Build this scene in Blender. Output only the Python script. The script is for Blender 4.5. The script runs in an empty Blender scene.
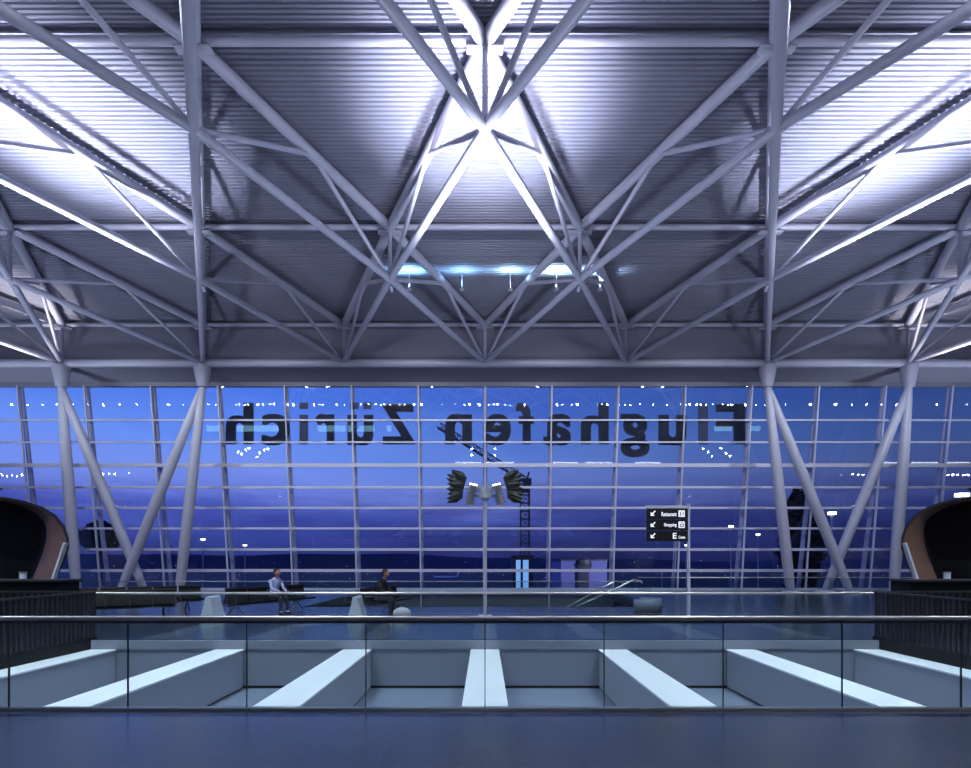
import bpy, bmesh, math, random
from mathutils import Vector, Matrix
random.seed(7)
C = bpy.context.scene.collection
S = bpy.context.scene
F = 520.0; CX = 485.0; HY = 560.0; EYE = 1.7      # focal length in pixels, vanishing point, eye height

def lin(r, g, b):
    f = lambda c: (c/255/12.92) if c/255 <= 0.04045 else ((c/255+0.055)/1.055)**2.4
    return (f(r), f(g), f(b), 1.0)

# ---------------------------------------------------------------- camera
cam = bpy.data.cameras.new('camera'); camo = bpy.data.objects.new('camera', cam); C.objects.link(camo)
camo.location = (0, 0, EYE); camo.rotation_euler = (math.pi/2, 0, 0)
cam.sensor_width = 36; cam.sensor_fit = 'HORIZONTAL'; cam.lens = 36*F/971
cam.shift_y = (HY-384)/971; cam.shift_x = (485.5-CX)/971
cam.clip_end = 2000; cam.clip_start = 0.05
S.camera = camo
S.view_settings.view_transform = 'Standard'; S.view_settings.look = 'None'
S.view_settings.gamma = 1; S.view_settings.use_curve_mapping = False
S.view_settings.exposure = 0.0

# ---------------------------------------------------------------- dusk sky
W = bpy.data.worlds.new('dusk_sky'); S.world = W; W.use_nodes = True
nt = W.node_tree; nt.nodes.clear(); N = nt.nodes.new; L = nt.links.new
out = N('ShaderNodeOutputWorld'); bg = N('ShaderNodeBackground'); tc = N('ShaderNodeTexCoord'); sp = N('ShaderNodeSeparateXYZ')
L(tc.outputs['Generated'], sp.inputs[0])
ramp = N('ShaderNodeValToRGB'); cr = ramp.color_ramp
stops = [(0.0, (34, 38, 92)), (0.03, (40, 52, 118)), (0.06, (54, 66, 146)), (0.088, (68, 84, 168)), (0.115, (94, 110, 194)), (0.15, (106, 130, 212)),
         (0.20, (94, 130, 218)), (0.28, (66, 106, 206)), (0.45, (60, 88, 184)), (1.0, (56, 76, 160))]
while len(cr.elements) < len(stops): cr.elements.new(0.5)
for e, (p, c) in zip(cr.elements, stops): e.position = p; e.color = lin(*c)
mp0 = N('ShaderNodeMapping'); mp0.inputs['Scale'].default_value = (1.6, 1.6, 9); nz0 = N('ShaderNodeTexNoise'); nz0.inputs['Scale'].default_value = 2.0; nz0.inputs['Detail'].default_value = 6
L(tc.outputs['Generated'], mp0.inputs[0]); L(mp0.outputs[0], nz0.inputs[0])
wob = N('ShaderNodeMath'); wob.operation = 'MULTIPLY_ADD'; wob.inputs[1].default_value = 0.12; wob.inputs[2].default_value = -0.06; L(nz0.outputs['Fac'], wob.inputs[0])
elev = N('ShaderNodeMath'); elev.operation = 'ADD'; L(sp.outputs['Z'], elev.inputs[0]); L(wob.outputs[0], elev.inputs[1])
L(elev.outputs[0], ramp.inputs[0])
mp = N('ShaderNodeMapping'); mp.inputs['Scale'].default_value = (2.2, 2.2, 16)
nz = N('ShaderNodeTexNoise'); nz.inputs['Scale'].default_value = 2.2; nz.inputs['Detail'].default_value = 7; nz.inputs['Roughness'].default_value = 0.6
L(tc.outputs['Generated'], mp.inputs[0]); L(mp.outputs[0], nz.inputs[0])
cl = N('ShaderNodeValToRGB'); cl.color_ramp.elements[0].position = 0.46; cl.color_ramp.elements[1].position = 0.62
L(nz.outputs['Fac'], cl.inputs[0])
band = N('ShaderNodeMapRange'); band.inputs[1].default_value = 0.15; band.inputs[2].default_value = 0.09; band.inputs[3].default_value = 0; band.inputs[4].default_value = 0.5
L(sp.outputs['Z'], band.inputs[0])
mul = N('ShaderNodeMath'); mul.operation = 'MULTIPLY'; L(cl.outputs[0], mul.inputs[0]); L(band.outputs[0], mul.inputs[1])
mixc = N('ShaderNodeMix'); mixc.data_type = 'RGBA'; mixc.inputs[7].default_value = lin(52, 54, 128)
L(mul.outputs[0], mixc.inputs[0]); L(ramp.outputs[0], mixc.inputs[6])
side = N('ShaderNodeMapRange'); side.inputs[1].default_value = -0.4; side.inputs[2].default_value = 0.65; side.inputs[3].default_value = 1.42; side.inputs[4].default_value = 0.42
L(sp.outputs['X'], side.inputs[0]); L(mixc.outputs[2], bg.inputs[0]); L(side.outputs[0], bg.inputs[1]); L(bg.outputs[0], out.inputs[0])

# ---------------------------------------------------------------- materials
def mat(name, col, rough=0.5, metal=0.0, emit=None, es=0.0, noise=0.0, nscale=8.0, bump=0.0, spec=0.5):
    m = bpy.data.materials.new(name); m.use_nodes = True; t = m.node_tree; b = t.nodes['Principled BSDF']
    c = lin(*col) if max(col) > 1 else (*col, 1)
    b.inputs['Base Color'].default_value = c; b.inputs['Roughness'].default_value = rough; b.inputs['Metallic'].default_value = metal
    b.inputs['Specular IOR Level'].default_value = spec
    if emit: b.inputs['Emission Color'].default_value = lin(*emit); b.inputs['Emission Strength'].default_value = es
    if noise or bump:
        co = t.nodes.new('ShaderNodeTexCoord'); n = t.nodes.new('ShaderNodeTexNoise'); n.inputs['Scale'].default_value = nscale; n.inputs['Detail'].default_value = 5
        t.links.new(co.outputs['Object'], n.inputs['Vector'])
        if noise:
            mx = t.nodes.new('ShaderNodeMix'); mx.data_type = 'RGBA'
            mx.inputs[6].default_value = [v*(1-noise) for v in c[:3]]+[1]; mx.inputs[7].default_value = [min(1, v*(1+noise)) for v in c[:3]]+[1]
            t.links.new(n.outputs['Fac'], mx.inputs[0]); t.links.new(mx.outputs[2], b.inputs['Base Color'])
        if bump:
            bp = t.nodes.new('ShaderNodeBump'); bp.inputs['Strength'].default_value = bump; bp.inputs['Distance'].default_value = 0.01
            t.links.new(n.outputs['Fac'], bp.inputs['Height']); t.links.new(bp.outputs[0], b.inputs['Normal'])
    return m

def glass(name, tint, refl, f90=0.6):
    m = bpy.data.materials.new(name); m.use_nodes = True; t = m.node_tree; t.nodes.clear()
    o = t.nodes.new('ShaderNodeOutputMaterial'); tr = t.nodes.new('ShaderNodeBsdfTransparent'); g = t.nodes.new('ShaderNodeBsdfGlossy'); mx = t.nodes.new('ShaderNodeMixShader')
    tr.inputs[0].default_value = (*tint, 1); g.inputs['Roughness'].default_value = 0.0; g.inputs[0].default_value = (0.95, 0.97, 1, 1)
    lw = t.nodes.new('ShaderNodeLayerWeight'); lw.inputs[0].default_value = 0.15
    mr = t.nodes.new('ShaderNodeMapRange'); mr.inputs[3].default_value = refl; mr.inputs[4].default_value = f90
    t.links.new(lw.outputs['Fresnel'], mr.inputs[0]); t.links.new(mr.outputs[0], mx.inputs[0])
    t.links.new(tr.outputs[0], mx.inputs[1]); t.links.new(g.outputs[0], mx.inputs[2]); t.links.new(mx.outputs[0], o.inputs[0])
    return m

def stone(name):
    m = mat(name, (60, 62, 84), 0.16); t = m.node_tree; b = t.nodes['Principled BSDF']
    co = t.nodes.new('ShaderNodeTexCoord'); br = t.nodes.new('ShaderNodeTexBrick')
    br.offset = 0.0; br.inputs['Scale'].default_value = 1.0; br.inputs['Brick Width'].default_value = 0.9; br.inputs['Row Height'].default_value = 0.6
    br.inputs['Mortar Size'].default_value = 0.005; br.inputs['Bias'].default_value = 0.0
    br.inputs['Color1'].default_value = lin(48, 52, 62); br.inputs['Color2'].default_value = lin(56, 60, 72); br.inputs['Mortar'].default_value = lin(66, 70, 84)
    n = t.nodes.new('ShaderNodeTexNoise'); n.inputs['Scale'].default_value = 16; n.inputs['Detail'].default_value = 8; n.inputs['Roughness'].default_value = .8
    t.links.new(co.outputs['Object'], br.inputs['Vector']); t.links.new(co.outputs['Object'], n.inputs['Vector'])
    mr = t.nodes.new('ShaderNodeMapRange'); mr.inputs[1].default_value = .3; mr.inputs[2].default_value = .7; mr.inputs[3].default_value = 0.35; mr.inputs[4].default_value = 1.7; t.links.new(n.outputs['Fac'], mr.inputs[0])
    mx = t.nodes.new('ShaderNodeMix'); mx.data_type = 'RGBA'; mx.blend_type = 'MULTIPLY'; mx.inputs[0].default_value = 1
    t.links.new(br.outputs['Color'], mx.inputs[6]); t.links.new(mr.outputs[0], mx.inputs[7]); t.links.new(mx.outputs[2], b.inputs['Base Color'])
    n2 = t.nodes.new('ShaderNodeTexNoise'); n2.inputs['Scale'].default_value = 25
    t.links.new(co.outputs['Object'], n2.inputs['Vector'])
    r2 = t.nodes.new('ShaderNodeMapRange'); r2.inputs[3].default_value = 0.12; r2.inputs[4].default_value = 0.24; t.links.new(n2.outputs['Fac'], r2.inputs[0]); t.links.new(r2.outputs[0], b.inputs['Roughness'])
    b.inputs['IOR'].default_value = 1.85
    bp = t.nodes.new('ShaderNodeBump'); bp.inputs['Strength'].default_value = 0.25; bp.inputs['Distance'].default_value = 0.004
    t.links.new(n.outputs['Fac'], bp.inputs['Height']); t.links.new(bp.outputs[0], b.inputs['Normal'])
    return m

def wood(name):
    m = mat(name, (112, 78, 60), 0.45); t = m.node_tree; b = t.nodes['Principled BSDF']
    co = t.nodes.new('ShaderNodeTexCoord'); mpp = t.nodes.new('ShaderNodeMapping'); mpp.inputs['Scale'].default_value = (14, 1.5, 1.5)
    n = t.nodes.new('ShaderNodeTexNoise'); n.inputs['Scale'].default_value = 2; n.inputs['Detail'].default_value = 6
    r = t.nodes.new('ShaderNodeValToRGB'); r.color_ramp.elements[0].color = lin(84, 60, 44); r.color_ramp.elements[1].color = lin(130, 96, 74)
    t.links.new(co.outputs['Object'], mpp.inputs[0]); t.links.new(mpp.outputs[0], n.inputs['Vector']); t.links.new(n.outputs['Fac'], r.inputs[0]); t.links.new(r.outputs[0], b.inputs['Base Color'])
    return m

M = dict(
    steel=mat('white_painted_steel', (176, 178, 196), 0.38, noise=0.05, nscale=3),
    deck=mat('ribbed_roof_sheet', (128, 131, 148), 0.45, 0.2),
    fascia=mat('grey_fascia_panel', (132, 134, 148), 0.5, noise=0.04, nscale=2),
    mull=mat('silver_mullion', (204, 206, 226), 0.4, 0.0),
    post=mat('silver_post', (176, 176, 204), 0.45, 0.0),
    glass=glass('facade_glass', (0.93, 0.95, 0.98), 0.075),
    rglass=glass('railing_glass', (0.87, 0.93, 0.93), 0.05, 0.5),
    stone=stone('polished_dark_stone'),
    beam=mat('lit_beam_top', (222, 228, 236), 0.45),
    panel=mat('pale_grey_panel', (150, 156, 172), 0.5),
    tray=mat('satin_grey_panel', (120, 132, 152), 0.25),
    gap=mat('dark_joint', (20, 22, 28), 0.7),
    rail=mat('stainless_steel', (200, 196, 196), 0.28, 0.9),
    dark=mat('black_lacquer', (12, 12, 14), 0.6, spec=.2),
    charcoal=mat('charcoal_metal', (38, 39, 46), 0.5, 0.3),
    leather=mat('black_leather', (12, 12, 15), 0.75, noise=0.1),
    chrome=mat('polished_aluminium', (200, 200, 205), 0.2, 0.95),
    wood=wood('walnut_veneer'),
    letter=mat('dark_grey_letter', (56, 64, 96), 0.6),
    sign=mat('black_sign_face', (14, 15, 20), 0.4),
    signw=mat('white_sign_print', (235, 238, 245), 0.5, emit=(235, 240, 250), es=0.75),
    skin=mat('skin', (170, 126, 108), 0.6), hair=mat('brown_hair', (50, 38, 32), 0.7),
    shirt=mat('pale_blue_shirt', (178, 188, 228), 0.8), darkcloth=mat('black_jacket_cloth', (28, 28, 34), 0.85),
    trousers=mat('dark_trouser_cloth', (40, 42, 54), 0.85), bag=mat('pale_bag_cloth', (186, 188, 196), 0.8, noise=0.3, nscale=30),
    fin=mat('white_composite', (190, 200, 214), 0.4),
    lamp=mat('lit_lamp', (255, 255, 255), 0.5, emit=(235, 240, 255), es=60),
    lampw=mat('lit_area_lamp', (255, 255, 255), 0.5, emit=(240, 248, 235), es=5),
    cyan=mat('lit_blue_panel', (255,255,255), .5, emit=(150, 225, 245), es=3.2),
    tube=mat('lit_tube', (255,255,255), .5, emit=(235, 240, 255), es=9),
    strip=mat('reflection_glow', (255, 255, 255), 0.5, emit=(110, 180, 250), es=.8),
    citylight=mat('town_light', (255, 255, 255), 0.5, emit=(190, 200, 255), es=0.7),
    apron=mat('airport_apron', (46, 48, 66), 0.8, noise=0.3, nscale=0.1),
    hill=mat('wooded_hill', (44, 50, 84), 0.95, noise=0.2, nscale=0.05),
    leaf=mat('dark_foliage', (24, 30, 34), 0.9, noise=0.3, nscale=2),
    crane=mat('dark_crane_steel', (40, 42, 56), 0.6),
    block=mat('pale_render', (132, 132, 190), 0.8),
    plane=mat('white_aircraft_skin', (214, 218, 226), 0.4),
    mirror=mat('dark_reflector', (36, 42, 40), 0.4, 0.3),
    concrete=mat('grey_concrete', (92, 94, 104), 0.8, noise=0.1),
)

# ---------------------------------------------------------------- mesh helpers
def orig(o):
    v = Vector((0, 0, 0))
    while o: v += o.location; o = o.parent
    return v

class MB:
    def __init__(s): s.v = []; s.f = []
    def box(s, x0, x1, y0, y1, z0, z1):
        n = len(s.v); s.v += [(x0,y0,z0),(x1,y0,z0),(x1,y1,z0),(x0,y1,z0),(x0,y0,z1),(x1,y0,z1),(x1,y1,z1),(x0,y1,z1)]
        s.f += [tuple(n+i for i in q) for q in ((3,2,1,0),(4,5,6,7),(0,1,5,4),(1,2,6,5),(2,3,7,6),(3,0,4,7))]; return s
    def ring(s, c, u, w, r, n, r2=None):
        b = len(s.v); r2 = r2 or r
        for i in range(n):
            a = 2*math.pi*i/n; s.v.append(tuple(c + u*(math.cos(a)*r) + w*(math.sin(a)*r2)))
        return b
    def tube(s, pts, rad, n=12, cap=True):
        pts = [Vector(p) for p in pts]; rad = rad if isinstance(rad, (list, tuple)) else [rad]*len(pts)
        prev = None
        for i, p in enumerate(pts):
            d = (pts[min(i+1, len(pts)-1)] - pts[max(i-1, 0)]).normalized()
            up = Vector((0, 0, 1)) if abs(d.z) < 0.95 else Vector((0, 1, 0))
            u = d.cross(up).normalized(); w = u.cross(d)
            b = s.ring(p, u, w, rad[i], n)
            if prev is not None:
                for k in range(n): s.f.append((prev+k, prev+(k+1) % n, b+(k+1) % n, b+k))
            elif cap: s.f.append(tuple(b+k for k in range(n))[::-1])
            prev = b
        if cap: s.f.append(tuple(prev+k for k in range(n)))
        return s
    def bar(s, p, q, w, h=None):       # rectangular bar
        p = Vector(p); q = Vector(q); h = h or w; d = (q-p).normalized()
        up = Vector((0,0,1)) if abs(d.z) < 0.95 else Vector((0,1,0))
        u = d.cross(up).normalized()*w/2; v = d.cross(u).normalized()*h/2; n = len(s.v)
        for c in (p, q):
            for a, b in ((-1,-1),(1,-1),(1,1),(-1,1)): s.v.append(tuple(c+u*a+v*b))
        s.f += [tuple(n+i for i in t) for t in ((3,2,1,0),(4,5,6,7),(0,1,5,4),(1,2,6,5),(2,3,7,6),(3,0,4,7))]; return s
    def ball(s, c, r, n=12, m=8, sc=(1,1,1)):
        c = Vector(c); b = len(s.v)
        for j in range(m+1):
            t = math.pi*j/m
            for i in range(n):
                a = 2*math.pi*i/n; s.v.append((c.x+r*sc[0]*math.sin(t)*math.cos(a), c.y+r*sc[1]*math.sin(t)*math.sin(a), c.z+r*sc[2]*math.cos(t)))
        for j in range(m):
            for i in range(n): s.f.append((b+j*n+i, b+(j+1)*n+i, b+(j+1)*n+(i+1) % n, b+j*n+(i+1) % n))
        return s
    def prism(s, poly, y0, y1, axis='y'):   # poly of (x,z)
        n = len(s.v); k = len(poly)
        for y in (y0, y1):
            for (a, b) in poly: s.v.append((a, y, b) if axis == 'y' else (y, a, b))
        s.f.append(tuple(range(n, n+k))); s.f.append(tuple(range(n+2*k-1, n+k-1, -1)))
        for i in range(k): s.f.append((n+i, n+k+i, n+k+(i+1) % k, n+(i+1) % k))
        return s
    def build(s, name, m, parent=None, loc=None, smooth=True, bevel=0):
        me = bpy.data.meshes.new(name); o = bpy.data.objects.new(name, me); C.objects.link(o)
        off = orig(parent) if parent else Vector(loc or (0,0,0))
        if not parent: o.location = off
        me.from_pydata([tuple(Vector(v)-off) for v in s.v], [], s.f)
        bm = bmesh.new(); bm.from_mesh(me); bmesh.ops.remove_doubles(bm, verts=bm.verts, dist=1e-5); bmesh.ops.recalc_face_normals(bm, faces=bm.faces); bm.to_mesh(me); bm.free()
        me.materials.append(m)
        if smooth:
            for p in me.polygons: p.use_smooth = True
            me.set_sharp_from_angle(angle=math.radians(35))
        if bevel:
            bv = o.modifiers.new('bevel', 'BEVEL'); bv.width = bevel; bv.segments = 2; bv.limit_method = 'ANGLE'
        if parent: o.parent = parent
        return o

def tag(o, label=None, cat=None, group=None, kind=None):
    if label: o['label'] = label
    if cat: o['category'] = cat
    if group: o['group'] = group
    if kind: o['kind'] = kind
    return o
def thing(name, loc, label, cat, group=None, kind=None):
    o = bpy.data.objects.new(name, None); C.objects.link(o); o.location = loc; o.empty_display_size = 0.2
    bpy.context.view_layer.update()
    return tag(o, label, cat, group, kind)
def copy_tree(o, parent=None):
    kids = list(o.children); c = o.copy(); C.objects.link(c)
    if parent: c.parent = parent
    for ch in kids: copy_tree(ch, c)
    return c
def px(x, y, d): return Vector(((x-CX)*d/F, d, EYE+(HY-y)*d/F))

# ================================================================ SETTING
P = 7.2                                        # node spacing along the facade
ROWY = [26.55, 19.70, 12.85, 6.00, -0.85, -7.7]
ZB = [11.76, 12.34, 12.35, 11.28, 9.3, 6.4]
ZT = [13.70, 14.28, 14.50, 13.10, 11.0, 8.0]
XL = 50.0

fl = MB()
fl.box(-XL, XL, -9, 5.90, -0.35, 0)                       # near floor
fl.box(-XL, -8.4, 5.90, 11.06, -0.35, 0); fl.box(8.4, XL, 5.90, 11.06, -0.35, 0)
fl.box(-XL, XL, 11.06, 18.8, -0.19, 0)
fl.box(-XL, -6.6, 18.8, 29.3, -0.35, 0); fl.box(6.6, XL, 18.8, 29.3, -0.35, 0)
tag(fl.build('floor', M['stone'], smooth=False), kind='structure')
lo = MB().box(-40, 40, 19.2, 30, -5.3, -5.0); tag(lo.build('floor_lower', M['stone'], smooth=False), kind='structure')
# roof well: sides, back and the sunken tray
tr = MB(); tr.box(-8.4, 8.4, 5.90, 11.06, -1.12, -1.02); tag(tr.build('floor_well', M['tray'], smooth=False), kind='structure')
wb = MB(); wb.box(-8.4, 8.4, 11.02, 11.06, -0.96, -0.19); tag(wb.build('wall_well_far', M['panel'], smooth=False), kind='structure')
gp = MB(); gp.box(-8.4, 8.4, 11.03, 11.06, -1.02, -0.96); tag(gp.build('trim_1', M['gap'], smooth=False), kind='structure')
wf = MB(); wf.box(-8.4, 8.4, 5.90, 5.94, -1.02, -0.35); tag(wf.build('wall_well_near', M['panel'], smooth=False), kind='structure')
tp = MB(); tp.box(-8.4, 8.4, 11.005, 11.06, -0.19, -0.006); tag(tp.build('trim_2', M['panel'], smooth=False), kind='structure')
for i, sx in enumerate((-1, 1)):
    w = MB(); w.box(min(sx*8.4, sx*8.44), max(sx*8.4, sx*8.44), 5.9, 11.06, -1.02, -0.35)
    tag(w.build('wall_well_left' if sx < 0 else 'wall_well_right', M['panel'], smooth=False), kind='structure')

# ribbed roof deck: corrugations run along x
prof = []
def deck_h(y):
    for k in range(len(ROWY)-1):
        if ROWY[k+1] <= y <= ROWY[k] + 1e-6:
            t = (ROWY[k]-y)/(ROWY[k]-ROWY[k+1]); return ZT[k]*(1-t)+ZT[k+1]*t + 0.27
    return ZT[0]+0.27 if y > 0 else ZT[-1]+0.27
dk = MB(); y = 26.85; pitch = 0.15
pts = []
while y > -7.6:
    for dy, dz in ((0, 0), (0.055, 0.0), (0.075, 0.045), (0.13, 0.045)):
        pts.append((y-dy, deck_h(y-dy)+dz))
    y -= pitch
nb = len(pts)
for x in (-XL, XL): dk.v += [(x, a, b) for a, b in pts]
dk.f = [(i, i+1, nb+i+1, nb+i) for i in range(nb-1)]
tag(dk.build('ceiling', M['deck'], smooth=False), kind='structure')
# fascia above the eave tube, and the sloping closure below it
def gy(z): return 29.25 - z*1.21/11.13          # glass plane depth at height z
def py_(z): return 29.80 - z*1.70/11.13         # outer post plane
fa = MB(); fa.box(-XL, XL, 26.86, 26.98, 11.8, 14.2)
tag(fa.build('wall_far', M['fascia'], smooth=False), kind='structure')
fb = MB(); fb.v = [(-XL,26.9,11.62),(XL,26.9,11.62),(XL,28.1,11.25),(-XL,28.1,11.25),(-XL,26.9,11.9),(XL,26.9,11.9),(XL,28.1,11.9),(-XL,28.1,11.9)]
fb.f = [(0,1,2,3),(4,5,6,7),(0,1,5,4),(2,3,7,6),(0,3,7,4),(1,2,6,5)]
tag(fb.build('trim_3', M['fascia'], smooth=False), kind='structure')
fc = MB(); fc.box(-XL, XL, 28.0, 28.2, 11.05, 11.3); tag(fc.build('trim_4', M['fascia'], smooth=False), kind='structure')
bk = MB(); bk.box(-XL, XL, -8.0, -7.7, 0, 8.6); tag(bk.build('wall_near', M['fascia'], smooth=False), kind='structure')

# glazed facade: one window object per bay
def zat(ypx):
    z = 5.0
    for _ in range(20): z = EYE + (HY-ypx)*gy(z)/F
    return z
TR = [(zat(y), w) for y, w in ((399.5, .05), (420.5, .09), (442.5, .09), (465.5, .2), (487.5, .12), (508, .12), (528.5, .11), (549.5, .14), (570.5, .16), (590, .24))]
wi = 0
for j in range(-9, 9):
    wi += 1; x0, x1 = 3.6*j, 3.6*(j+1)
    r = thing('window_%d' % wi, (x0, 29.25, 0), None, None, kind='structure')
    g = MB(); g.v = [(x0, gy(-1.9), -1.9), (x1, gy(-1.9), -1.9), (x1, gy(11.1), 11.1), (x0, gy(11.1), 11.1)]; g.f = [(0, 1, 2, 3)]
    g.build('glass', M['glass'], r, smooth=False)
    MB().bar((x0, gy(-1.9)-.04, -1.9), (x0, gy(11.1)-.04, 11.1), .07, .09).build('mullion', M['mull'], r, smooth=False)
    MB().tube([(x0, py_(-1.9)+.15, -1.9), (x0, py_(5), 5), (x0, py_(11.2)+.15, 11.2)], [.11, .12, .10], 10).build('post', M['post'], r)
    for k, (z, w) in enumerate(TR):
        if k == 0: continue
        MB().box(x0+.035, x1-.035, gy(z)-.10, gy(z)-.02, z-w/2, z+w/2).build('transom', M['mull'], r, smooth=False)
        if 1 <= k <= 8: MB().bar((x0, gy(z)-.02, z), (x0, py_(z), z), .05).build('bracket', M['post'], r, smooth=False)
# plinth under the glass on both sides of the opening
pl = MB(); pl.box(-XL, XL, 29.3, 29.5, -5, -0.12); tag(pl.build('wall_below_glass', M['concrete'], smooth=False), kind='structure')

# ================================================================ ROOF STEEL
def node(k, i, top=False): return Vector((i*P, ROWY[k], (ZT if top else ZB)[k]))
ordn = {-4: 'off the left edge', -3: 'over the leftmost V column', -2: 'over left inner V column', -1: 'left of centre', 0: 'at the centre', 1: 'right of centre', 2: 'over right inner V column', 3: 'over the rightmost V column', 4: 'off the right edge'}
for s in (1, -1):
    for i0 in range(-4, 5):
        ks = [k for k in range(5) if abs((i0+s*.5*k)*P) < 31]
        if len(ks) < 3: continue
        if not any(abs((i0+s*.5*k)*P*F/ROWY[k]) < 480 for k in range(2)): continue
        lab = 'white roof truss coming forward to the %s from the eave %s' % ('right' if s > 0 else 'left', ordn[i0])
        t = thing('roof_truss', tuple(node(0, i0)), lab, 'roof truss', 'diagonal white roof trusses')
        B = [node(k, i0+s*.5*k) for k in ks]; T = [node(k, i0+s*.5*k, True) for k in ks]
        MB().tube(B, .125, 14).build('bottom_chord', M['steel'], t)
        MB().tube(T, .17, 14).build('top_chord', M['steel'], t)
        for a in range(len(ks)-1):
            mid = (T[a]+T[a+1])/2
            MB().tube([B[a], mid], .075, 10).build('web_brace', M['steel'], t)
            MB().tube([mid, B[a+1]], .075, 10).build('web_brace', M['steel'], t)
        if s > 0:
            for a in range(len(ks)): MB().tube([B[a], T[a]], .075, 10).build('post', M['steel'], t)
        if s > 0:
            for a in range(len(ks)): MB().box(T[a].x-.45, T[a].x+.45, T[a].y-.12, T[a].y+.12, T[a].z-.2, T[a].z-.16).build('node_plate', M['steel'], t, smooth=False)
        for a in range(len(ks)):                       # short struts carrying the purlins, on top of the nodes
            if s > 0: MB().tube([T[a], T[a]+Vector((0, 0, .25))], .09, 8).build('purlin_cleat', M['steel'], t)
for k, r, lab in ((0, .1, 'thin white tube along the top of the grey eave fascia'), (1, .10, 'white purlin tube crossing the roof midway to the eave'), (2, .11, 'white purlin tube crossing near the top of the photo')):
    z = ZT[k] + (.03 if k else 0); yy = ROWY[k]
    tag(MB().tube([(-XL, yy, z), (XL, yy, z)], r, 14).build('purlin', M['steel'], loc=(0, yy, z)), lab, 'purlin', 'horizontal roof purlins')
tag(MB().tube([(-XL, 26.5, 11.72), (XL, 26.5, 11.72)], .2, 16).build('eave_tube', M['steel'], loc=(0, 26.5, 11.72)), 'thick white eave tube running along the top of the glass facade', 'eave beam')

# V columns
def leg(p, q, r0, rm, r1):
    m = [Vector(p).lerp(Vector(q), t) for t in (0, .08, .3, .55, .8, .96, 1)]
    rr = [r0*.8, r0, (r0+rm)/2*1.05, rm, (rm+r1)/2*1.05, r1, r1*.8]
    return MB().tube(m, rr, 20, True)
side_n = {-3: 'outer left', -2: 'inner left', 2: 'inner right', 3: 'outer right'}
for i in (-3, -2, 2, 3):
    sg = 1 if i > 0 else -1
    top = Vector((i*P, 26.5, 11.6))
    c = thing('v_column', (top.x, top.y, 0), 'white two-legged tapered steel column, the %s one in front of the glass facade' % side_n[i], 'column', 'V shaped columns')
    h = Vector((i*P, 26.5, 10.5))
    MB().tube([top, top-Vector((0,0,.25)), h], [.40, .40, .24], 16).build('capital', M['steel'], c)
    outer = abs(i) == 3
    a = Vector((sg*(2.5+(.385 if outer else -.34))*P, 26.45, .02)); 
    b = Vector((sg*(2.45 if outer else 2.54)*P, 27.0 if outer else 26.0, .02))
    leg(h, a, .19, .26, .22).build('leg', M['steel'], c); leg(h, b, .19, .25, .19).build('leg', M['steel'], c)
    for q in (a, b): MB().tube([q-Vector((0,0,.02)), q+Vector((0,0,.12))], [.5, .36], 16).build('foot', M['steel'], c)

# ================================================================ LETTERING on the glass (seen from behind)
fs = thing('facade_lettering', tuple(px(485, 444, 28.3)), 'large dark mirrored words seen from behind on the glass facade', 'lettering')
def glyph(ch, bold=0.035):
    cu = bpy.data.curves.new('g', 'FONT'); cu.body = ch; cu.offset = bold; cu.extrude = 0.0; cu.resolution_u = 6
    o = bpy.data.objects.new('g', cu); C.objects.link(o); bpy.context.view_layer.update()
    me = bpy.data.meshes.new_from_object(o.evaluated_get(bpy.context.evaluated_depsgraph_get())); bpy.data.objects.remove(o)
    vs = [v.co.copy() for v in me.vertices]; fcs = [tuple(p.vertices) for p in me.polygons]; bpy.data.meshes.remove(me)
    return vs, fcs
def place_glyph(ch, x0, x1, y0, y1, to3, name, m, parent, mirror=False, bold=0.035, thick=.06):
    if ch == '.': vs, fcs = [Vector((0,0,0)), Vector((1,0,0)), Vector((1,1,0)), Vector((0,1,0))], [(0,1,2,3)]
    else: vs, fcs = glyph(ch, .012)
    if bold > .03:
        bv, bf = vs, fcs; vs, fcs = [], []
        for k in range(9):
            ox, oy = (0, 0) if k == 8 else ([1,1,0,-1,-1,-1,0,1][k]*bold*.6, [0,1,1,1,0,-1,-1,-1][k]*bold*.38)
            n0 = len(vs); vs += [v+Vector((ox, oy, 0)) for v in bv]; fcs += [tuple(i+n0 for i in f) for f in bf]
    a0, a1 = min(v.x for v in vs), max(v.x for v in vs); b0, b1 = min(v.y for v in vs), max(v.y for v in vs)
    mb = MB(); n = len(vs)
    for t in (0, thick):
        for v in vs:
            u = (v.x-a0)/(a1-a0); w = (v.y-b0)/(b1-b0)
            xx = x1+(x0-x1)*u if mirror else x0+(x1-x0)*u
            p = to3(xx, y1+(y0-y1)*w); mb.v.append((p.x, p.y+t, p.z))
    mb.f = list(fcs) + [tuple(i+n for i in f)[::-1] for f in fcs]
    cnt = {}
    for f in fcs:
        for a, b in zip(f, f[1:]+f[:1]): cnt[(a, b)] = 1
    for (a, b) in cnt:
        if (b, a) not in cnt: mb.f.append((a, b, b+n, a+n))
    return mb.build(name, m, parent, smooth=False)
def onglass(x, y):
    z = zat(y); d = gy(z)+.06; return Vector(((x-CX)*gy(z)/F, d, z))
XH, CAP, BL = 414.5, 403.5, 444
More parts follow.
